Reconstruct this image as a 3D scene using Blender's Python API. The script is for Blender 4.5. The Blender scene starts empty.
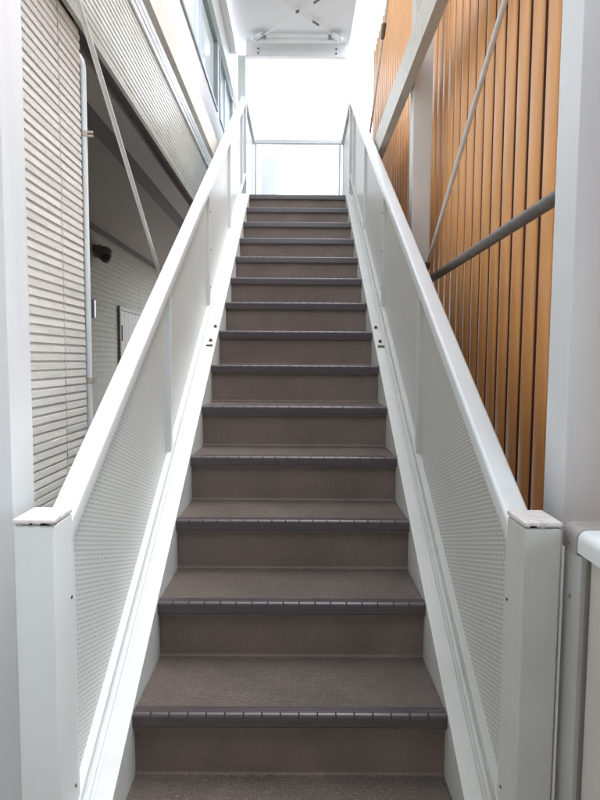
import bpy, bmesh, math, random
from mathutils import Vector, Matrix
random.seed(7)
R = math.radians
sc = bpy.context.scene
col = sc.collection

# ------------------------------------------------------------------ geometry helpers
class MB:
    """collects shapes and links them as ONE mesh object"""
    def __init__(s): s.bm = bmesh.new()
    def poly(s, vs, faces):
        v = [s.bm.verts.new(p) for p in vs]
        for f in faces:
            try: s.bm.faces.new([v[i] for i in f])
            except ValueError: pass
        return v
    def box(s, x0, x1, y0, y1, z0, z1):
        s.poly([(x0,y0,z0),(x1,y0,z0),(x1,y1,z0),(x0,y1,z0),(x0,y0,z1),(x1,y0,z1),(x1,y1,z1),(x0,y1,z1)],
               [(0,3,2,1),(4,5,6,7),(0,1,5,4),(1,2,6,5),(2,3,7,6),(3,0,4,7)])
        return s
    def loft(s, rings, caps=True):
        """rings: lists of equally many points"""
        n = len(rings[0]); vs = []
        for r in rings: vs += list(r)
        v = [s.bm.verts.new(p) for p in vs]
        for k in range(len(rings)-1):
            for i in range(n):
                j = (i+1) % n
                s.bm.faces.new((v[k*n+i], v[k*n+j], v[(k+1)*n+j], v[(k+1)*n+i]))
        if caps:
            s.bm.faces.new(v[:n][::-1]); s.bm.faces.new(v[-n:])
        return s
    def tube(s, a, b, r, n=16, r2=None):
        a, b = Vector(a), Vector(b); d = (b-a).normalized()
        u = d.orthogonal().normalized(); w = d.cross(u); r2 = r if r2 is None else r2
        rings = []
        for p, q in ((a, r), (b, r2)):
            rings.append([p + q*(math.cos(2*math.pi*i/n)*u + math.sin(2*math.pi*i/n)*w) for i in range(n)])
        return s.loft(rings)
    def path(s, pts, r, n=14):
        pts = [Vector(p) for p in pts]; rings = []; u = None
        for i, p in enumerate(pts):
            d = (pts[min(i+1, len(pts)-1)] - pts[max(i-1, 0)]).normalized()
            u = d.orthogonal().normalized() if u is None else (u - d*u.dot(d)).normalized()
            w = d.cross(u)
            rings.append([p + r*(math.cos(2*math.pi*i/n)*u + math.sin(2*math.pi*i/n)*w) for i in range(n)])
        return s.loft(rings)
    def ball(s, c, r, sx=1, sy=1, sz=1):
        m = Matrix.Translation(c) @ Matrix.Diagonal((r*sx, r*sy, r*sz, 1))
        bmesh.ops.create_uvsphere(s.bm, u_segments=20, v_segments=12, radius=1, matrix=m)
        return s
    def clip_below(s, z):
        g = list(s.bm.verts)+list(s.bm.edges)+list(s.bm.faces)
        r = bmesh.ops.bisect_plane(s.bm, geom=g, plane_co=(0,0,z), plane_no=(0,0,-1), clear_outer=True)
        ed = [e for e in r['geom_cut'] if isinstance(e, bmesh.types.BMEdge)]
        if ed: bmesh.ops.holes_fill(s.bm, edges=ed, sides=0)
        return s
    def bevel(s, w, seg=2):
        bmesh.ops.recalc_face_normals(s.bm, faces=s.bm.faces)
        ed = [e for e in s.bm.edges if len(e.link_faces) == 2 and e.calc_face_angle(0) > R(35)]
        bmesh.ops.bevel(s.bm, geom=ed, offset=w, segments=seg, affect='EDGES', profile=.5, clamp_overlap=True)
        return s
    def build(s, name, mat, parent=None, bevel=0, smooth=True, org=None):
        if bevel: s.bevel(bevel)
        bmesh.ops.recalc_face_normals(s.bm, faces=s.bm.faces)
        me = bpy.data.meshes.new(name)
        o = bpy.data.objects.new(name, me); col.objects.link(o)
        base = Vector(org) if org else None
        if parent is not None:
            o.parent = parent
            pw = world_loc(parent)
            if base is None: base = pw
            o.location = base - pw
        elif base is not None: o.location = base
        if base is not None: bmesh.ops.translate(s.bm, verts=s.bm.verts, vec=-base)
        s.bm.to_mesh(me); s.bm.free()
        if smooth:
            me.shade_smooth(); me.set_sharp_from_angle(angle=R(38))
            if bevel:
                wn = o.modifiers.new('weighted normals', 'WEIGHTED_NORMAL'); wn.keep_sharp = True; wn.weight = 80
        me.materials.append(mat)
        return o

def world_loc(o):
    v = Vector(o.location)
    while o.parent is not None:
        o = o.parent; v += Vector(o.location)
    return v
def tag(o, label=None, cat=None, group=None, kind=None):
    if label: o['label'] = label
    if cat:
        o['category'] = cat
        if not kind: o['kind'] = 'thing'
    if group: o['group'] = group
    if kind: o['kind'] = kind
    return o
def thing(name, loc, label, cat, group=None):
    o = bpy.data.objects.new(name, None); col.objects.link(o)
    o.location = loc; o.empty_display_size = .1
    return tag(o, label, cat, group)

def rrect(u0, u1, v0, v1, r, n=5):
    """rounded rectangle outline as (u, v) pairs"""
    pts = []
    for cu, cv, a0 in ((u1-r, v0+r, -90), (u1-r, v1-r, 0), (u0+r, v1-r, 90), (u0+r, v0+r, 180)):
        for i in range(n+1):
            a = R(a0 + 90*i/n); pts.append((cu+r*math.cos(a), cv+r*math.sin(a)))
    return pts

# ------------------------------------------------------------------ materials
def mat(name, base, rough=.5, metal=0, spec=.5, noise=0, nscale=8, stain=None, stain_amt=.5, stain_scale=5,
        bump=0, bscale=60, bdist=.002, streak=False, alpha=None):
    m = bpy.data.materials.new(name); m.use_nodes = True
    nt = m.node_tree; N = nt.nodes; L = nt.links
    bs = N['Principled BSDF']
    bs.inputs['Roughness'].default_value = rough
    bs.inputs['Metallic'].default_value = metal
    bs.inputs['Specular IOR Level'].default_value = spec
    geo = N.new('ShaderNodeNewGeometry')
    cur = N.new('ShaderNodeRGB'); cur.outputs[0].default_value = (*base, 1); out = cur.outputs[0]
    def mapped(vec):
        mp = N.new('ShaderNodeMapping'); mp.inputs['Scale'].default_value = vec
        L.new(geo.outputs['Position'], mp.inputs['Vector']); return mp.outputs['Vector']
    if noise:
        nz = N.new('ShaderNodeTexNoise'); nz.inputs['Scale'].default_value = nscale; nz.inputs['Detail'].default_value = 5
        L.new(geo.outputs['Position'], nz.inputs['Vector'])
        mr = N.new('ShaderNodeMapRange'); mr.inputs['From Min'].default_value = .3; mr.inputs['From Max'].default_value = .7
        mr.inputs['To Min'].default_value = 1-noise; mr.inputs['To Max'].default_value = 1+noise*.6
        L.new(nz.outputs['Fac'], mr.inputs['Value'])
        mx = N.new('ShaderNodeVectorMath'); mx.operation = 'SCALE'
        L.new(out, mx.inputs[0]); L.new(mr.outputs['Result'], mx.inputs['Scale']); out = mx.outputs['Vector']
    if stain:
        nz = N.new('ShaderNodeTexNoise'); nz.inputs['Scale'].default_value = stain_scale; nz.inputs['Detail'].default_value = 7
        nz.inputs['Roughness'].default_value = .65
        L.new(mapped((1,1,.12)) if streak else geo.outputs['Position'], nz.inputs['Vector'])
        mr = N.new('ShaderNodeMapRange'); mr.inputs['From Min'].default_value = .52; mr.inputs['From Max'].default_value = .72
        mr.inputs['To Max'].default_value = stain_amt
        L.new(nz.outputs['Fac'], mr.inputs['Value'])
        mx = N.new('ShaderNodeMix'); mx.data_type = 'RGBA'
        L.new(mr.outputs['Result'], mx.inputs['Factor']); L.new(out, mx.inputs['A'])
        mx.inputs['B'].default_value = (*stain, 1); out = mx.outputs['Result']
    L.new(out, bs.inputs['Base Color'])
    if bump:
        nz = N.new('ShaderNodeTexNoise'); nz.inputs['Scale'].default_value = bscale; nz.inputs['Detail'].default_value = 4
        L.new(geo.outputs['Position'], nz.inputs['Vector'])
        bp = N.new('ShaderNodeBump'); bp.inputs['Strength'].default_value = bump; bp.inputs['Distance'].default_value = bdist
        L.new(nz.outputs['Fac'], bp.inputs['Height']); L.new(bp.outputs['Normal'], bs.inputs['Normal'])
    m['bsdf'] = bs.name
    return m

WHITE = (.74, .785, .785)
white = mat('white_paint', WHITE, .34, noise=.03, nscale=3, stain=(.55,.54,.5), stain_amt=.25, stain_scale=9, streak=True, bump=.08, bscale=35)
white_r = mat('shaded_weathered_white', (.60,.605,.57), .4, noise=.05, nscale=4, stain=(.44,.43,.38), stain_amt=.25, stain_scale=10, streak=True, bump=.08, bscale=35)  # darker copy of the white: right-side shade mixed into the weathered tone
steelw = mat('column_white_paint', (.72,.755,.775), .3, noise=.03, nscale=2.2, stain=(.50,.51,.50), stain_amt=.45, stain_scale=6, streak=True, bump=.12, bscale=14, bdist=.004)
cream = mat('aged_cream_paint', (.6,.58,.51), .45, noise=.06, nscale=6, stain=(.3,.26,.2), stain_amt=.55, stain_scale=24, bump=.1)
cream_l = mat('pale_cream_paint', (.69,.675,.63), .45, noise=.05, nscale=6, stain=(.42,.38,.3), stain_amt=.4, stain_scale=24, bump=.1)
cap_m = mat('worn_cap_paint', (.7,.68,.66), .55, noise=.08, nscale=25, stain=(.22,.17,.14), stain_amt=.55, stain_scale=38, bump=.3, bscale=80)
chip = mat('bare_dark_chip', (.03,.028,.03), .6)
flake = mat('flaked_paint_edge', (.33,.29,.26), .7, noise=.3, nscale=120)
screw_m = mat('screw_metal', (.16,.15,.14), .4, metal=.8)
bolt_m = mat('rusty_bolt', (.12,.09,.07), .6, metal=.4)
grey_pipe = mat('weathered_grey_steel', (.17,.16,.15), .5, metal=.3, noise=.15, nscale=18, stain=(.28,.27,.25), stain_amt=.5, stain_scale=40, bump=.2)
rod_m = mat('galvanised_white_rod', (.8,.8,.78), .4, noise=.05)
seal_m = mat('beige_sealant', (.5,.46,.38), .7, noise=.1, nscale=20)
concrete = mat('ground_concrete', (.34,.33,.31), .85, noise=.14, nscale=3, stain=(.22,.21,.19), stain_amt=.6, stain_scale=1.3, bump=.3, bscale=90)
earth = mat('ground_asphalt', (.06,.06,.058), .9, noise=.2, nscale=4)
ribm = mat('ribbed_metal_fascia', (.6,.6,.56), .3, metal=.25, noise=.06, nscale=5, stain=(.42,.38,.28), stain_amt=.4, stain_scale=6)
ledge_m = mat('bright_metal_ledge', (.62,.64,.65), .28, metal=.35, noise=.05, nscale=9)
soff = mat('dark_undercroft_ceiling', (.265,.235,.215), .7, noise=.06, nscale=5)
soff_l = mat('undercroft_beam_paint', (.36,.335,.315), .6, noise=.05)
soff_d = mat('dark_trim_and_shade', (.12,.108,.1), .7)  # dark trim tone, also painted-in shade on the ceiling strips
white_soff = mat('white_canopy_ceiling', (.80,.80,.81), .5, noise=.03, nscale=2)
frame_d = mat('grey_window_frame', (.26,.29,.31), .35)
frame_l = mat('silver_window_frame', (.6,.64,.68), .3, metal=.4)
door_m = mat('beige_panel_door', (.29,.265,.24), .5, noise=.05)
door_f = mat('dark_door_frame', (.2,.18,.16), .5)
black = mat('black_plastic', (.03,.025,.025), .3)
silver = mat('silver_fitting', (.38,.4,.42), .35, metal=.8)
house_w = mat('pale_house_render', (.85,.85,.84), .7, noise=.04, nscale=1)
house_g = mat('pale_house_window', (.42,.44,.44), .25)
pinkp = mat('pale_warm_panel', (.60,.57,.54), .45, noise=.05, nscale=4, stain=(.4,.33,.28), stain_amt=.4, stain_scale=4, streak=True)
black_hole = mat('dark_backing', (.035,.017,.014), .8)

def add_bump_brick(m, scale):
    nt = m.node_tree; N = nt.nodes; L = nt.links; bs = N['Principled BSDF']
    return nt, N, L, bs

# tread vinyl: mottled brown grey with a fine embossed cell pattern
def make_vinyl(name, base, cell, strength, rough):
    m = mat(name, base, rough, spec=.35, noise=.17, nscale=6, stain=(base[0]*1.7, base[1]*1.74, base[2]*1.75), stain_amt=.35, stain_scale=110)
    nt = m.node_tree; N = nt.nodes; L = nt.links; bs = N['Principled BSDF']
    geo = N.new('ShaderNodeNewGeometry')
    v = N.new('ShaderNodeTexVoronoi'); v.feature = 'DISTANCE_TO_EDGE'; v.inputs['Scale'].default_value = cell
    v.inputs['Randomness'].default_value = .55
    L.new(geo.outputs['Position'], v.inputs['Vector'])
    mr = N.new('ShaderNodeMapRange'); mr.inputs['From Max'].default_value = .18
    L.new(v.outputs['Distance'], mr.inputs['Value'])
    bp = N.new('ShaderNodeBump'); bp.inputs['Strength'].default_value = strength; bp.inputs['Distance'].default_value = .0016
    L.new(mr.outputs['Result'], bp.inputs['Height']); L.new(bp.outputs['Normal'], bs.inputs['Normal'])
    return m
vinyl = make_vinyl('brown_vinyl_tread', (.122,.102,.086), 95, .95, .46)
vinyl_r = make_vinyl('brown_vinyl_riser', (.208,.164,.139), 95, .35, .5)
rubber = mat('dark_rubber_nosing', (.082,.068,.070), .3, spec=.55, noise=.12, nscale=22, stain=(.085,.08,.078), stain_amt=.5, stain_scale=60)
groove_shade = mat('painted_notch_shade', (.022,.019,.018), .8)  # shade inside the nosing notches, put into the colour
trim_m = mat('nosing_lip', (.16,.14,.13), .45, noise=.2, nscale=40)

# stone-strip siding
siding = mat('beige_stone_strip_siding', (.66,.655,.625), .75, noise=.04, nscale=30, stain=(.52,.50,.46), stain_amt=.25, stain_scale=26, bump=.45, bscale=60, bdist=.004)
groove = mat('siding_groove', (.66,.655,.63), .85)
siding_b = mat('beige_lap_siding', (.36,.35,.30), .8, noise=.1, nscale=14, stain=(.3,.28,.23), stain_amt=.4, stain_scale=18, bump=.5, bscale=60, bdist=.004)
upper_s = mat('white_textured_siding', (.76,.77,.76), .7, noise=.07, nscale=40, bump=.8, bscale=60, bdist=.005)

# batten: orange brown wood-look aluminium with faint vertical grain
batten_m = mat('orange_wood_batten', (.80,.395,.14), .36, spec=.7, noise=.07, nscale=2)
nt = batten_m.node_tree; N = nt.nodes; L = nt.links; bs = N['Principled BSDF']
geo = N.new('ShaderNodeNewGeometry'); mp = N.new('ShaderNodeMapping'); mp.inputs['Scale'].default_value = (90,90,1.2)
L.new(geo.outputs['Position'], mp.inputs['Vector'])
nz = N.new('ShaderNodeTexNoise'); nz.inputs['Scale'].default_value = 1.6; nz.inputs['Detail'].default_value = 6
L.new(mp.outputs['Vector'], nz.inputs['Vector'])
mr = N.new('ShaderNodeMapRange'); mr.inputs['From Min'].default_value = .3; mr.inputs['From Max'].default_value = .7
mr.inputs['To Min'].default_value = .93; mr.inputs['To Max'].default_value = 1.04
L.new(nz.outputs['Fac'], mr.inputs['Value'])
src = bs.inputs['Base Color'].links[0].from_socket
vm = N.new('ShaderNodeVectorMath'); vm.operation = 'SCALE'
L.new(src, vm.inputs[0]); L.new(mr.outputs['Result'], vm.inputs['Scale']); L.new(vm.outputs['Vector'], bs.inputs['Base Color'])

# perforated sheet with round holes as flat colour; the grid is turned about 18 degrees in the sheet's plane
def make_perf(name, base, hole_tone, rough):
    m = mat(name, base, rough, noise=.03, nscale=3)
    nt = m.node_tree; N = nt.nodes; L = nt.links; bs = N['Principled BSDF']
    geo = N.new('ShaderNodeNewGeometry')
    mp = N.new('ShaderNodeMapping'); mp.vector_type = 'TEXTURE'
    mp.inputs['Rotation'].default_value = (R(-18.5), 0, 0)
    L.new(geo.outputs['Position'], mp.inputs['Vector'])
    sp = N.new('ShaderNodeSeparateXYZ'); L.new(mp.outputs['Vector'], sp.inputs[0])
    def cellc(sock, p):
        d = N.new('ShaderNodeMath'); d.operation = 'DIVIDE'; L.new(sock, d.inputs[0]); d.inputs[1].default_value = p
        f = N.new('ShaderNodeMath'); f.operation = 'FRACT'; L.new(d.outputs[0], f.inputs[0])
        s = N.new('ShaderNodeMath'); s.operation = 'SUBTRACT'; L.new(f.outputs[0], s.inputs[0]); s.inputs[1].default_value = .5
        q = N.new('ShaderNodeMath'); q.operation = 'MULTIPLY'; L.new(s.outputs[0], q.inputs[0]); L.new(s.outputs[0], q.inputs[1])
        return q.outputs[0]
    a = cellc(sp.outputs['Y'], .0150); b = cellc(sp.outputs['Z'], .0120)
    ad = N.new('ShaderNodeMath'); ad.operation = 'ADD'; L.new(a, ad.inputs[0]); L.new(b, ad.inputs[1])
    gt = N.new('ShaderNodeMath'); gt.operation = 'GREATER_THAN'; L.new(ad.outputs[0], gt.inputs[0]); gt.inputs[1].default_value = .23**2
    src = bs.inputs['Base Color'].links[0].from_socket
    mx = N.new('ShaderNodeMix'); mx.data_type = 'RGBA'
    L.new(gt.outputs[0], mx.inputs['Factor']); mx.inputs['A'].default_value = (*hole_tone, 1); L.new(src, mx.inputs['B'])
    L.new(mx.outputs['Result'], bs.inputs['Base Color'])
    return m
perf = make_perf('perforated_white_sheet', (.69,.72,.70), (.32,.34,.33), .4)  # dark hole colour paints in the shade of recessed holes
perf_r = make_perf('perforated_grey_white_sheet', (.47,.475,.44), (.82,.82,.79), .45)  # sheet toned for the shaded side, holes pale as light coming through

def glass(name, tint, mix=.75, rough=.02):
    m = bpy.data.materials.new(name); m.use_nodes = True
    nt = m.node_tree; N = nt.nodes; L = nt.links
    N.remove(N['Principled BSDF'])
    t = N.new('ShaderNodeBsdfTransparent'); t.inputs[0].default_value = (*tint, 1)
    g = N.new('ShaderNodeBsdfGlossy'); g.inputs['Roughness'].default_value = rough
    lw = N.new('ShaderNodeFresnel'); lw.inputs['IOR'].default_value = 1.5
    mx = N.new('ShaderNodeMixShader'); L.new(lw.outputs[0], mx.inputs[0]); L.new(t.outputs[0], mx.inputs[1]); L.new(g.outputs[0], mx.inputs[2])
    L.new(mx.outputs[0], N['Material Output'].inputs['Surface'])
    return m
clear = glass('clear_panel', (.985,.99,.99))
wglass = mat('pale_window_glass', (.72,.80,.79), .04, spec=.9)

# ------------------------------------------------------------------ dimensions
RISE, RUN, W = .1896, .285, .87
Z3, Y3 = .5688, 1.4765                      # third nosing
SL = RISE/RUN
def nos(y): return Z3 + SL*(y-Y3)           # line through the nosings
HW = W/2

def slope_prism(mb, prof, y0, y1, clip=None):
    """prof: (x, h) outline, h measured vertically from the nosing line"""
    mb.loft([[(x, y, nos(y)+h) for x, h in prof] for y in (y0, y1)])
    if clip is not None: mb.clip_below(clip)
    return mb

# ------------------------------------------------------------------ ground
g = MB().poly([(-300,-300,-.008),(300,-300,-.008),(300,300,-.008),(-300,300,-.008)], [(0,1,2,3)])
o = MB(); o.poly([(-300,-300,-.008),(300,-300,-.008),(300,300,-.008),(-300,300,-.008)], [(0,1,2,3)])
tag(o.build('ground', earth, smooth=False), 'dark asphalt ground around the stairs', 'ground', kind='structure')
o = MB(); o.box(-2.0, 3.0, -4, 12, -.006, 0)
tag(o.build('pavement', concrete), 'grey concrete paving under the stairs', 'pavement', kind='structure')

# ------------------------------------------------------------------ staircase
st = thing('staircase', (0, .9, 0), 'straight flight of brown vinyl steps with dark ribbed nosings between white stringers', 'staircase')
def folded(top):
    prof = top+[(y+.006, z-.006) for y, z in top][::-1]
    m = MB()
    m.loft([[(x, y, z) for y, z in prof] for x in (-HW+.001, HW-.001)])
    return m
COVE = []
for i in range(0, 9):
    a = R(-90+90*i/8); COVE.append((RUN+.023-.013+.013*math.cos(a), -.0035+.013+.013*math.sin(a)))
def step_mb(): return folded([(.028, -.0035)]+COVE[:5])                 # tread with the lower half of the cove
def riser_mb(): return folded(COVE[4:]+[(RUN+.023, RISE-.034)])         # upper half of the cove and the riser
def nosing_mb():
    m = MB()
    def prof(d):
        p = []
        # ribs on the flat, rounded front, face, lip
        p.append((.040, -.004))
        for k in range(4):
            y = .038-k*.0065
            p += [(y, 0), (y-.0045, 0), (y-.0052, -.0016), (y-.0062, -.0016)]
        r = .0115
        for i in range(8):
            a = R(90+90*i/7); q = d*math.sin(R(180*min(1, i/6)))
            p.append((r+(r-q)*math.cos(a), -r+(r-q)*math.sin(a)))
        p += [(.0006, -.024), (0, -.036), (.003, -.0385), (.03, -.0385), (.03, -.012), (.040, -.012)]
        return p
    n = 17; seg = W/n; gap = .0040; rings = []
    x = -HW+.0005
    for k in range(n):
        x1 = x+seg-gap if k < n-1 else HW-.0005
        rings += [(x, 0), (x1, 0)]
        if k < n-1: rings += [(x1+.0001, .0034), (x1+gap-.0001, .0034)]
        x = x1+gap
    m.loft([[(xx, y, z) for y, z in prof(d)] for xx, d in rings])
    return m
def lip_mb():
    m = MB(); m.box(-HW+.001, HW-.001, .0015, .030, -.0425, -.0388); return m
s0 = n0 = l0 = None
for k in range(0, 16):
    y, z = Y3+(k-2)*RUN, Z3+(k-2)*RISE
    loc = Vector((0, y, z))
    if k == 0:
        s0 = step_mb().build('step', vinyl, smooth=True); s0.parent = st; s0.location = loc-Vector(st.location)
        n0 = nosing_mb().build('nosing', rubber); n0.parent = s0
        n0.data.materials.append(groove_shade)
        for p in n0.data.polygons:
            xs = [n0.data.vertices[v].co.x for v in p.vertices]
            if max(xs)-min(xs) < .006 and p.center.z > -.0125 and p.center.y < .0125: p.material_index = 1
        r0 = riser_mb().build('riser', vinyl_r); r0.parent = s0
        l0 = lip_mb().build('nosing_lip', trim_m); l0.parent = n0
        l0.parent = s0
    elif k < 15:
        s = s0.copy(); col.objects.link(s); s.parent = st; s.location = loc-Vector(st.location)
        for c in (n0, l0, r0):
            d = c.copy(); col.objects.link(d); d.parent = s
    else:
        n_ = n0.copy(); col.objects.link(n_); n_.parent = st; n_.location = loc-Vector(st.location)
        d = l0.copy(); col.objects.link(d); d.parent = st; d.location = loc-Vector(st.location)
# the riser from the ground to the first nosing
y1, z1 = Y3-2*RUN, Z3-2*RISE
m = MB(); m.box(-HW+.001, HW-.001, y1+.023, y1+.029, 0, z1-.034)
m.build('riser', vinyl_r, st)
for s in (-1, 1):
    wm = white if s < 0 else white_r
    m = MB()
    prof = [(s*HW, -.30), (s*HW, .002), (s*(HW+.046), .004), (s*(HW+.0475), -.006), (s*(HW+.057), -.006), (s*(HW+.0585), .004),
            (s*(HW+.068), .004), (s*(HW+.0695), -.004), (s*(HW+.0725), -.004), (s*(HW+.0735), .002), (s*(HW+.118), .002), (s*(HW+.118), -.30)]
    slope_prism(m, prof, .78, 5.19, 0.0)
    so = m.build('stringer', wm, st, bevel=.0012)
    so['label'] = 'white painted side stringer with two long grooves' if s < 0 else 'aged and shade-toned off-white side stringer with two long grooves'
    # bolted joint half way up
    yj = 3.14
    for dy in (-.05, .075):
        m = MB()
        p = Vector((s*(HW+.022 if dy > 0 else HW+.030), yj+dy, nos(yj+dy)+.003)); nrm = Vector((0, -SL, 1)).normalized()
        m.tube(p, p+nrm*.004, .010, 16); m.tube(p+nrm*.0035, p+nrm*.012, .007, 6)
        m.build('bolt', bolt_m, so)
    m = MB(); y = yj-.10
    m.loft([[(s*(HW+a), y+b, nos(y+b)+h) for a, b, h in ((.012,0,.0045),(.048,0,.0045),(.048,.012,.0045),(.012,.012,.0045))],
            [(s*(HW+a), y+b, nos(y+b)+h) for a, b, h in ((.012,0,.009),(.048,0,.009),(.048,.012,.009),(.012,.012,.009))]])
    m.build('joint_clip', bolt_m, so)
LZ = Z3+13*RISE; LY = Y3+13*RUN
m = MB(); m.box(-.61, .61, LY+.0405, 6.95, LZ-.2, LZ-.0035)
lo = m.build('landing', vinyl, st)

# ------------------------------------------------------------------ balustrades
def balustrade(s, label, wm, pm):
    b = thing('balustrade', (s*.535, 1.2, 0), label, 'balustrade', 'sloping balustrades of the stairs')
    # handrail
    m = MB()
    prof = [(s*x, h) for x, h in rrect(.5, .560, .695, .752, .010)]
    slope_prism(m, prof, 1.2555, 5.66)
    m.build('handrail', white, b)
    # newel post with a cap
    xo = .582 if s < 0 else .575
    m = MB(); m.box(s*.495, s*xo, 1.155, 1.255, 0, 1.194)
    np_ = m.build('newel_post', wm, b, bevel=.006)
    m = MB(); m.box(s*.4945, s*(xo+.0005), 1.1545, 1.2555, 1.1955, 1.207)
    cp = m.build('post_cap', cap_m, np_, bevel=.0035)
    cp['label'] = 'scuffed flat cap with chipped paint'
    rnd = random.Random(3 if s < 0 else 8)
    # flaked paint along the cap's front edge
    for k in range(7 if s < 0 else 5):
        x = s*(.497+rnd.random()*.08); w = .003+rnd.random()*.007; h = .001+rnd.random()*.003
        m = MB(); m.poly([(x-w, 1.1538, 1.196-h), (x+w, 1.1538, 1.196-h*.3), (x+w*.8, 1.1538, 1.199), (x-w*.7, 1.1538, 1.1995),
                (x-w, 1.1546, 1.196-h), (x+w, 1.1546, 1.196-h*.3), (x+w*.8, 1.1546, 1.199), (x-w*.7, 1.1546, 1.1995)],
               [(0,1,2,3),(7,6,5,4),(0,4,5,1),(1,5,6,2),(2,6,7,3),(3,7,4,0)])
        m.build('paint_chip', flake, cp)
    if s < 0:
        for c, r, q in (((-.4985, 1.1575, 1.1975), .0042, (2.2, .9, .75)), ((-.506, 1.1543, 1.1955), .0034, (1.6, .5, .6))):
            m = MB(); m.ball(c, r, *q); m.build('paint_chip', chip, cp)
    for z in (.555, 1.005):
        m = MB(); m.tube((s*.4952, 1.236, z), (s*.4925, 1.236, z), .0035, 10); m.build('screw', screw_m, np_)
    # frame stiles
    ys = [1.272, 2.32, 3.38, 4.42, 5.36]
    for i, y in enumerate(ys):
        m = MB(); w = .032
        top, bot = .694, .02
        m.loft([[(s*x, yy, nos(yy)+bot) for x, yy in ((.512,y),(.548,y),(.548,y+w),(.512,y+w))],
                [(s*x, yy, nos(yy)+top) for x, yy in ((.512,y),(.548,y),(.548,y+w),(.512,y+w))]])
        ml = m.build('mullion', wm, b, bevel=.0015)
        if i in (2,):
            for t in (.14, .36, .58):
                m = MB(); z = nos(y)+t; m.tube((s*.5122, y+.016, z), (s*.5085, y+.016, z), .005, 10); m.build('screw', screw_m, ml)
    # top and base rails of the panels, then the perforated sheets
    m = MB(); slope_prism(m, [(s*.5085,.0045),(s*.5085,.026),(s*.551,.026),(s*.551,.0045)], 1.2555, 5.64, 0.0)
    m.build('base_rail', wm, b, bevel=.0015)
    m = MB(); slope_prism(m, [(s*.517,.6935),(s*.517,.675),(s*.545,.675),(s*.545,.6935)], 1.306, 5.64)
    m.build('top_rail', wm, b, bevel=.0015)
    for i, y in enumerate(ys):
        y1 = ys[i+1] if i+1 < len(ys) else 5.62
        m = MB(); slope_prism(m, [(s*.5303,.0265),(s*.5303,.6745),(s*.5307,.6745),(s*.5307,.0265)], y+.033, y1-.001)
        m.build('perforated_panel', pm, b, smooth=False)
    # end post on the landing
    m = MB(); m.box(s*.505, s*.555, 5.661, 5.711, LZ-.003, nos(5.66)+.752)
    m.build('end_post', wm, b, bevel=.003)
    return b
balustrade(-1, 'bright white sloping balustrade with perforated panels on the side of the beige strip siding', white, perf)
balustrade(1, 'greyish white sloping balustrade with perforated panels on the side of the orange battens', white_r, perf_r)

# ------------------------------------------------------------------ columns and beams
def column(x0, x1, y0, y1, z1, label, m_=steelw, z0=0.0):
    m = MB(); m.box(x0, x1, y0, y1, z0, z1)
    return tag(m.build('steel_column', m_, bevel=.003, org=((x0+x1)/2, (y0+y1)/2, z0)), label, 'column', 'white columns of the stair frame')
column(-.75, -.641, 1.275, 1.383, 5.4, 'tall white steel column at the left edge of the picture in front of strip siding')
column(.633, .74, 1.275, 1.383, 5.4, 'tall white steel column beside the orange battens nearest the viewer')
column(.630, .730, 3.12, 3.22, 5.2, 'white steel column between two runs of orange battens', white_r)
column(-.72, -.625, 6.86, 6.95, 5.11, 'slim white column at the left end of the canopy beam', white)
column(.56, .655, 6.86, 6.95, 5.11, 'slim white column at the right end of the canopy beam', white)

def channel(xi, xo, y0, y1, z0, z1, label):
    s = 1 if xi > 0 else -1; t = .007
    m = MB()
    prof = [(xi, z0), (xo, z0), (xo, z0+t), (xi+s*t, z0+t), (xi+s*t, z1-t), (xo, z1-t), (xo, z1), (xi, z1)]
    m.loft([[(x, y, z) for x, z in prof] for y in (y0, y1)])
    return tag(m.build('steel_beam', cream if s > 0 else cream_l, bevel=.0015, org=((xi+xo)/2, y0, z0)), label, 'beam', 'level channel beams beside the stairs')
channel(.575, .625, .4, 6.85, 3.02, 3.195, 'cream channel beam running level across the orange battens')
channel(-.607, -.638, 1.40, 6.85, 3.02, 3.195, 'cream level beam in front of the ribbed metal fascia of the building')
# small fixings under the right beam
# ------------------------------------------------------------------ braces and strut
def rod(name, a, b, r, label, turn=None, m_=rod_m, tm=None):
    t = thing(name, a, label, 'brace', 'diagonal brace rods')
    m = MB(); m.tube(a, b, r, 14); m.build('rod', m_, t)
    if turn is not None:
        a, b = Vector(a), Vector(b); d = (b-a).normalized(); c = a+(b-a)*turn
        m = MB(); m.tube(c-d*.05, c+d*.05, r*1.7, 8)
        m.tube(c-d*.062, c-d*.0505, r*1.3, 6); m.tube(c+d*.0505, c+d*.062, r*1.3, 6)
        m.build('turnbuckle', tm or grey_pipe, t)
    return t
rod('brace_rod', (-.636, 1.385, 2.82), (-.636, 3.1, 1.64), .0085, 'white diagonal brace rod crossing the dark undercroft on the left')
br = rod('brace_rod', (.66, 1.385, 2.98), (.66, 2.95, 1.955), .0095, 'pale diagonal brace rod in front of the orange battens', .955)
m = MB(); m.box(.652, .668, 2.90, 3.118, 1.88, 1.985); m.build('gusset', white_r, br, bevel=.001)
rod('brace_rod', (.66, 3.23, 4.90), (.66, 6.84, 2.65), .010, 'thin brace rod high up where the orange battens end', .36)
sp = thing('strut_pipe', (.70, 1.384, 1.94), 'weathered grey steel pipe running level across the orange battens', 'pipe')
m = MB(); m.tube((.66, 1.384, 1.955), (.66, 2.86, 1.94), .0185, 20); m.build('pipe', grey_pipe, sp)
m = MB(); m.tube((.66, 2.861, 1.94), (.66, 2.885, 1.94), .0185, 20, .010); m.tube((.66, 2.885, 1.94), (.66, 2.94, 1.94), .009, 12)
m.build('tapered_end', grey_pipe, sp)

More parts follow.
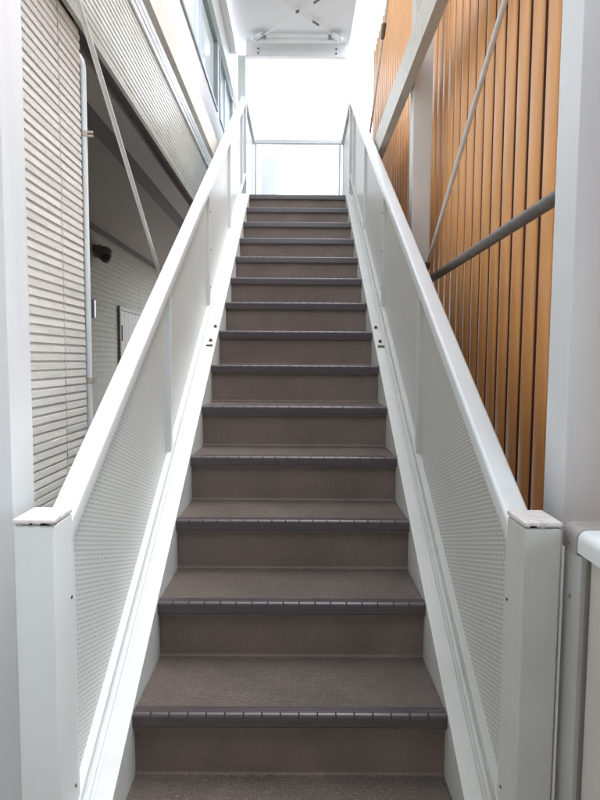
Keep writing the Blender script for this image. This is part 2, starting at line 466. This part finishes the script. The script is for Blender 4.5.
# ------------------------------------------------------------------ orange batten screen
bt = thing('batten_screen', (.86, 1.0, 0), 'wall of vertical orange brown rounded battens with dark gaps', 'batten wall')
PITCH = .1212
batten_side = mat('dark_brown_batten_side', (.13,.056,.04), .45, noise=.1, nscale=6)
def batten_mb():
    w = .086; m = MB(); n = 16
    prof = [(.0245, w/2), (.0245, -w/2)]
    for i in range(n+1):
        a = R(180*i/n); t = -math.cos(a)
        prof.append((.0105-.0145*math.sin(a)**.7, t*w/2))
    m.loft([[(x, y, z) for x, y in prof] for z in (0, 4.8)])
    return m
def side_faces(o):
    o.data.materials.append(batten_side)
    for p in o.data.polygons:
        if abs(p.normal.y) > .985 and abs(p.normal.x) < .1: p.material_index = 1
b0 = None
yy = 1.09; k = 0
while yy < 6.3:
    if b0 is None:
        b0 = batten_mb().build('batten', batten_m); b0.parent = bt; o = b0; side_faces(b0)
    else:
        o = b0.copy(); col.objects.link(o); o.parent = bt
    o.location = Vector((.80, yy, .0)) - Vector(bt.location)
    yy += PITCH
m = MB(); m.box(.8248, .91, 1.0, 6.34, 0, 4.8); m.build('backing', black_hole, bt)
m = MB(); m.box(.752, .785, 1.42, 6.34, 0, 1.0); m.build('added_plinth', house_w, bt, bevel=.003)  # unseen low wall, added to look pale behind the panel holes

# ------------------------------------------------------------------ low railing at the right edge
lr = thing('low_railing', (.6, 1.1, 0), 'low off-white railing with a rounded cap rail at the right edge', 'railing')
def arch(x0, x1, z0, z1, r):
    p = [(x1, z0)]
    for cx_, a0 in ((x1-r, 0), (x0+r, 90)):
        for i in range(9):
            a = R(a0+90*i/8); p.append((cx_+r*math.cos(a), z1-r+r*math.sin(a)))
    return p + [(x0, z0)]
m = MB(); m.loft([[(x, y, z) for x, z in arch(.5945, .690, 1.152, 1.1985, .020)] for y in (-1.2, 1.128)])
m.build('cap_rail', white, lr, bevel=0)
m = MB(); m.loft([[(x, y, z) for x, z in arch(.592, .692, 1.147, 1.2015, .022)] for y in (1.1285, 1.19)])
eb = m.build('end_bracket', mat('grey_cast_bracket', (.36,.35,.33), .45, noise=.05), lr, bevel=.0025)
m = MB(); m.tube((.5922, 1.158, 1.165), (.5885, 1.158, 1.165), .0055, 12); m.build('screw', silver, eb)
m = MB(); m.box(.595, .638, 1.112, 1.185, 0, 1.1465)
po = m.build('post', mat('greyish_post_paint', (.50,.51,.485), .4, noise=.05, nscale=4), lr, bevel=.002)
m = MB(); m.tube((.5952, 1.150, 1.05), (.592, 1.150, 1.05), .0045, 12); m.build('screw', silver, po)
m = MB(); m.box(.612, .618, .52, 1.104, .08, 1.1465); m.build('panel', pinkp, lr)
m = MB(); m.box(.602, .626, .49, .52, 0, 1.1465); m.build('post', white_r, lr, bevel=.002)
m = MB(); m.box(.612, .618, -1.2, .49, .08, 1.1465); m.build('panel', pinkp, lr)
m = MB(); m.box(.606, .624, 1.1045, 1.1115, .06, 1.1465); m.build('gasket', door_f, lr)

# ------------------------------------------------------------------ apartment building on the left
ab = thing('apartment_building', (-1.5, 3, 0), 'apartment building with beige strip siding, dark undercroft and a window band above', 'building')
# stone strip siding, near wing
m = MB(); rnd = random.Random(11)
YS0, YS1 = -1.5, 2.298
m2 = MB(); m2.box(-2.0, -.8552, YS0, YS1, 0, 2.83); m2.build('wall_core', groove, ab)
z = .01; P = .0305
rowk = 0
while z < 2.81:
    y = YS1
    # bricks of random length along the row, cut at the sealant joint
    edges = [YS1]
    joint = 2.095
    while y > .6:
        l = rnd.choice((.2,.33,.48,.62,.8)); y -= l; edges.append(y)
    edges.append(YS0)
    for a, b in zip(edges[1:], edges[:-1]):
        cuts = [(a, b)]
        if a < joint < b: cuts = [(a, joint-.004), (joint+.004, b)]
        for a_, b_ in cuts:
            d = .852 - rnd.random()*.0012; hh = P-.0058-rnd.random()*.0015
            dz = rnd.random()*.001
            t = rnd.random()*.0022
            m.poly([(-.864,a_,z+dz),(-d,a_,z+dz+.0012),(-d,b_,z+dz+.0012),(-.864,b_,z+dz),
                    (-.864,a_,z+hh),(-d-t,a_,z+hh-.002),(-d-t,b_,z+hh-.002),(-.864,b_,z+hh)],
                   [(0,3,2,1),(4,5,6,7),(0,1,5,4),(1,2,6,5),(2,3,7,6),(3,0,4,7)])
    z += P; rowk += 1
m.build('strip_siding', siding, ab, smooth=False)
m = MB(); m.box(-.864, -.8535, 2.0912, 2.0988, 0, 2.82); m.build('sealant_joint', seal_m, ab)
# back wall of the undercroft in lap boards
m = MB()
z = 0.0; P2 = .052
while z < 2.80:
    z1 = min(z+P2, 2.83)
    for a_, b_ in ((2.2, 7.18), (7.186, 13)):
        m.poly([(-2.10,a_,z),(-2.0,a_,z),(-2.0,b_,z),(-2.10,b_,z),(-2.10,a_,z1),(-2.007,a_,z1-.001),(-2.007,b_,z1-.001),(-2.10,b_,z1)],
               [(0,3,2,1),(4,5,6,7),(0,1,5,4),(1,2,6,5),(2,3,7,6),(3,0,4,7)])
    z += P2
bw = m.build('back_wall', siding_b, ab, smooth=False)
bw['label'] = 'beige grey lap-sided wall at the back of the undercroft'
m = MB(); m.box(-2.0, -1.97, 2.25, 13, 2.795, 2.84); m.build('ceiling_trim', soff_d, ab)
# ceiling of the undercroft
m = MB(); m.box(-.904, -.846, 2.30, 13, 2.866, 2.90); m.build('shadow_strip', soff_d, ab)  # dark strip with the shade of the gap put into its colour
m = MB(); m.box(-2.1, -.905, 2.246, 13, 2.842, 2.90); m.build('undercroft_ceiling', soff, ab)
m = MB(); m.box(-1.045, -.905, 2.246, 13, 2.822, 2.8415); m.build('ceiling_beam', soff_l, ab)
m = MB(); m.box(-1.17, -1.0455, 2.246, 13, 2.834, 2.8415); m.build('shadow_strip', soff_d, ab)  # second strip of painted shade, beside the beam
# door in the back wall
dr = MB(); 
dr.box(-1.999, -1.972, 6.30, 6.35, 0, 2.13); dr.box(-1.999, -1.972, 7.23, 7.28, 0, 2.13); dr.box(-1.999, -1.972, 6.351, 7.229, 2.085, 2.13)
df = dr.build('door_frame', door_f, ab, bevel=.002)
m = MB(); 
for k in range(6):
    a = 6.352+k*.146; m.box(-1.998, -1.982, a, a+.1425, .01, 2.083)
m.box(-1.9985, -1.988, 6.352, 7.228, .01, 2.083)
dd = m.build('door', door_m, ab, bevel=.0015)
m = MB(); m.tube((-1.978, 6.358, 1.74), (-1.978, 6.358, 1.92), .016, 12); m.build('hinge', black, dd)
# ribbed fascia of the upper floor
m = MB()
prof = [(-.80-.09, 2.832), (-.83, 2.832)]
z = 2.832
prof = []
nrib = 15; zz0, zz1 = 2.846, 3.29
ph = (zz1-zz0)/nrib
prof += [(-.826, 2.830), (-.826, 2.846)]
for k in range(nrib):
    a = zz0+k*ph
    prof += [(-.838, a+.002), (-.838, a+ph*.36), (-.830, a+ph*.46), (-.830, a+ph*.96)]
prof += [(-.83, 3.298), (-.845, 3.298), (-.845, 2.830)]
m.loft([[(x, y, z) for x, z in prof] for y in (-1.5, 13)])
m.build('ribbed_fascia', ribm, ab)
m = MB()
prof = [(-.84, 3.30), (-.818, 3.302), (-.818, 3.335), (-.822, 3.339), (-.816, 3.343), (-.816, 3.375), (-.821, 3.379), (-.815, 3.383), (-.815, 3.43), (-.84, 3.44)]
m.loft([[(x, y, z) for x, z in prof] for y in (-1.5, 13)])
m.build('metal_ledge', ledge_m, ab)
# upper wall with window openings: built from pieces round the openings
WZ0, WZ1 = 4.085, 4.80
m = MB()
m.box(-1.0, -.84, -1.5, 13, 3.441, WZ0)
m.box(-1.0, -.84, -1.5, 13, WZ1, 5.114)
wins = [(2.55, 5.98), (6.16, 7.3)]
ys_ = [-1.5]
for a, b in wins: ys_ += [a, b]
ys_.append(13)
for a, b in zip(ys_[::2], ys_[1::2]): m.box(-1.0, -.84, a, b, WZ0, WZ1)
m.build('upper_wall', upper_s, ab)
m = MB(); m.box(-2.1, -1.001, -1.5, 13, 2.95, 5.114); m.build('wall_core', upper_s, ab)
for a, b in wins:
    m = MB(); x0, x1 = -.875, -.825
    m.box(x0, x1, a, b, WZ0+.001, WZ0+.028); m.box(x0, x1, a, b, WZ1-.03, WZ1-.001)
    m.box(x0, x1, a+.001, a+.03, WZ0+.0285, WZ1-.0305); m.box(x0, x1, b-.03, b-.001, WZ0+.0285, WZ1-.0305)
    fr = m.build('window', frame_d, ab, bevel=.002)
    m = MB(); m.box(-.870, -.842, a+.031, b-.031, WZ0+.029, WZ0+.085); 
    n = max(2, round((b-a)/.85))
    for k in range(1, n):
        y = a+(b-a)*k/n; m.box(-.868, -.844, y-.02, y+.02, WZ0+.0855, WZ1-.031)
    m.build('sash', frame_l, fr, bevel=.002)
    m = MB(); m.box(-.872, -.866, a+.03, b-.03, WZ0+.028, WZ1-.030); m.build('pane', wglass, fr)
m = MB(); m.box(-.84, -.80, -1.5, 8.0, 4.83, 5.11); m.build('lintel_band', white, ab, bevel=.003)
m = MB(); m.box(-2.2, -.735, 5.2, 6.85, 5.115, 5.19); m.build('eave', white_soff, ab, bevel=.003)

# downpipe at the corner of the strip siding
dp = thing('downpipe', (-.83, 2.315, 0), 'slim white downpipe at the corner of the strip siding', 'downpipe')
m = MB()
m.path([(-.846, 2.315, 0), (-.846, 2.315, 2.68), (-.847, 2.314, 2.70), (-.850, 2.312, 2.72), (-.858, 2.308, 2.735), (-.875, 2.303, 2.74)], .0115)
m.build('pipe', white, dp)
for z in (.98, 1.455, 2.44):
    m = MB(); m.tube((-.846, 2.315, z-.011), (-.846, 2.315, z+.011), .0135, 18)
    m.box(-.834, -.812, 2.311, 2.319, z-.011, z-.004); m.box(-.834, -.812, 2.311, 2.319, z+.004, z+.011)
    m.build('bracket', seal_m, dp)

# dome lamp on the back wall and the silver fitting
cam_l = thing('dome_camera', (-2.0, 5.64, 2.55), 'dark round dome camera hung high on the back wall of the undercroft', 'camera')
m = MB(); m.tube((-1.999, 5.64, 2.60), (-1.93, 5.64, 2.60), .065, 24); m.build('wall_mount', mat('brown_grey_housing', (.13,.115,.105), .5), cam_l, bevel=.006)
m = MB(); m.ball((-1.905, 5.64, 2.575), .078, 1, 1, .95); m.build('housing', mat('brown_housing', (.11,.095,.088), .45), cam_l)
m = MB(); m.ball((-1.885, 5.615, 2.535), .055, 1, 1, 1); m.build('dome', black, cam_l)
vf = thing('wall_lamp', (-2.0, 5.30, 2.0), 'small silver wall fitting just beside the downpipe', 'wall lamp')
m = MB(); m.box(-1.999, -1.965, 5.23, 5.37, 1.86, 2.06); m.build('base', black, vf, bevel=.01)
m = MB(); m.tube((-1.93, 5.30, 1.92), (-1.93, 5.30, 2.09), .045, 20); m.build('shade', silver, vf, bevel=.006)

# ------------------------------------------------------------------ canopy over the landing
cn = thing('canopy', (0, 6.0, 5.26), 'white canopy ceiling with crossed brace rods above the top landing', 'canopy')
m = MB(); m.box(-.75, .60, 4.9, 6.99, 5.275, 5.36); m.build('ceiling', white_soff, cn, bevel=.004)
m = MB(); m.box(-.555-.07, .56, 6.88, 6.94, 5.11, 5.255); cb = m.build('cross_beam', white_soff, cn, bevel=.003)
m = MB(); m.tube((-.60, 6.72, 5.205), (.545, 6.72, 5.205), .026, 20); m.build('tie_tube', white, cn)
for s in (-1, 1):
    x = .49*s - .02
    m = MB(); m.ball((x, 6.69, 5.205), .04); m.tube((x-.0, 6.69, 5.205), (x-.09*s, 6.63, 5.225), .026, 14); m.build('tube_knuckle', white, cn)
    m = MB(); m.box(x-.115*s-.02, x-.115*s+.02, 6.66, 6.72, 5.20, 5.24); m.build('clamp', mat('lilac_grey_clamp', (.28,.28,.34), .5), cn, bevel=.003)
    for z in (5.145, 5.195):
        m = MB(); m.tube((x-.03*s, 6.8805, z), (x-.03*s, 6.872, z), .011, 10); m.build('bolt', grey_pipe, cb)
m = MB(); m.tube((-.44, 6.70, 5.225), (.46, 5.75, 5.225), .006, 10); m.build('brace_rod', rod_m, cn)
m = MB(); m.tube((.42, 6.70, 5.238), (-.46, 5.75, 5.238), .006, 10); m.build('brace_rod', rod_m, cn)
for a, b in (((-.44,6.70,5.225),(.46,5.75,5.225)), ((.42,6.70,5.238),(-.46,5.75,5.238))):
    a, b = Vector(a), Vector(b); d = (b-a).normalized()
    t = .27 if a.x > 0 else .70
    c = a+(b-a)*t; m = MB(); m.tube(c-d*.05, c+d*.05, .011, 8); m.build('turnbuckle', grey_pipe, cn)
m = MB(); m.box(-.035, .005, 6.215, 6.25, 5.222, 5.242); m.build('cross_clip', screw_m, cn, bevel=.002)

# ------------------------------------------------------------------ guard at the far edge of the landing
lg = thing('landing_guard', (0, 6.8, LZ), 'white landing guard rail with clear panel at the top of the stairs', 'guard rail')
m = MB(); m.box(-.555, .545, 6.77, 6.82, 4.075, 4.12); m.build('top_rail', white, lg, bevel=.004)
for x in (-.545, -.50, .49, .535):
    m = MB(); m.box(x-.012, x+.012, 6.78, 6.81, LZ, 4.0745); m.build('upright', white, lg, bevel=.002)
m = MB(); m.box(-.487, .477, 6.793, 6.797, LZ+.05, 4.0745); m.build('clear_panel', clear, lg)
m = MB(); m.box(-.487, .477, 6.785, 6.805, LZ+.0, LZ+.05); m.build('bottom_rail', white, lg, bevel=.002)
for s in (-1, 1):
    m = MB(); m.box(s*.50, s*.555, 5.712, 6.765, 4.055, 4.10); m.build('side_rail', white, lg, bevel=.004)
    m = MB(); m.box(s*.528, s*.532, 5.712, 6.765, LZ+.02, 4.0545); m.build('side_panel', perf if s < 0 else perf_r, lg, smooth=False)

# ------------------------------------------------------------------ pale house beyond the guard
hs = thing('house', (-.8, 17, 0), 'narrow pale house end seen faintly through the clear landing guard', 'house')
m = MB(); m.box(-1.16, -.56, 16, 22, 0, 7.35); m.build('wall', house_w, hs)
m = MB(); m.box(-1.02, -.66, 15.94, 15.999, 5.4, 7.1); wn = m.build('window', house_g, hs)

# ------------------------------------------------------------------ unseen entrance roof, added to shade the fronts of the posts
en = thing('added_shade_roof', (1, -2, 0), 'unseen flat roof with wall and posts, added to shade the foot of the stairs', 'shade blocker')
grey_r = mat('grey_render', (.22,.22,.225), .85, noise=.1, nscale=2)
m = MB(); m.box(-2.4, 3.0, -4.2, .15, 2.9, 3.05); m.build('roof', grey_r, en)
m = MB(); m.box(-2.4, 3.0, -4.4, -4.201, 0, 3.05); m.build('wall', grey_r, en)
for x in (-2.3, 2.9):
    m = MB(); m.box(x-.05, x+.05, 0, .1, 0, 2.899); m.build('post', steelw, en, bevel=.004)

# ------------------------------------------------------------------ camera
F, PITCHA, YAW, ROLL, CX, CZ = 560, .0721, -.0036, .0067, .0161, 1.5454
cp_, sp_ = math.cos(PITCHA), math.sin(PITCHA)
rt = Vector((math.cos(YAW), math.sin(YAW), 0)); fh = Vector((-math.sin(YAW), math.cos(YAW), 0)); upw = Vector((0,0,1))
fwd = fh*cp_ - upw*sp_; up = fh*sp_ + upw*cp_
r_ = rt*math.cos(ROLL) + up*math.sin(ROLL); u_ = up*math.cos(ROLL) - rt*math.sin(ROLL)
M = Matrix((( r_.x, u_.x, -fwd.x, CX), (r_.y, u_.y, -fwd.y, 0), (r_.z, u_.z, -fwd.z, CZ), (0,0,0,1)))
cd = bpy.data.cameras.new('camera'); co = bpy.data.objects.new('camera', cd); col.objects.link(co)
co.matrix_world = M
cd.sensor_fit = 'HORIZONTAL'; cd.sensor_width = 36; cd.lens = 36*F/600
cd.clip_start = .02; cd.clip_end = 1000
sc.camera = co

# ------------------------------------------------------------------ light
EL, AZ = R(68), R(75)          # sun high, from the right and a little behind the top of the stairs
world = bpy.data.worlds.new('World'); sc.world = world; world.use_nodes = True
wn_ = world.node_tree.nodes; wl = world.node_tree.links
sky = wn_.new('ShaderNodeTexSky'); sky.sky_type = 'NISHITA'; sky.sun_disc = False
sky.sun_elevation = EL; sky.sun_rotation = AZ
sky.air_density = 1.0; sky.dust_density = 2.0; sky.ozone_density = .6
hs_ = wn_.new('ShaderNodeHueSaturation'); hs_.inputs['Saturation'].default_value = .42
wl.new(sky.outputs[0], hs_.inputs['Color']); wl.new(hs_.outputs[0], wn_['Background'].inputs[0]); wn_['Background'].inputs[1].default_value = .15
ld = bpy.data.lights.new('sun', 'SUN'); ld.energy = .6; ld.angle = R(40); ld.color = (1, .985, .96)
lo = bpy.data.objects.new('sun', ld); col.objects.link(lo)
dirv = Vector((math.sin(AZ)*math.cos(EL), math.cos(AZ)*math.cos(EL), math.sin(EL)))
lo.rotation_euler = dirv.to_track_quat('Z', 'Y').to_euler(); lo.location = (3, 3, 12)

vs = sc.view_settings
vs.view_transform = 'Standard'; vs.look = 'None'; vs.exposure = 2.45; vs.gamma = 1
vs.use_curve_mapping = False
sc.cycles.max_bounces = 10; sc.cycles.diffuse_bounces = 6; sc.cycles.transparent_max_bounces = 16
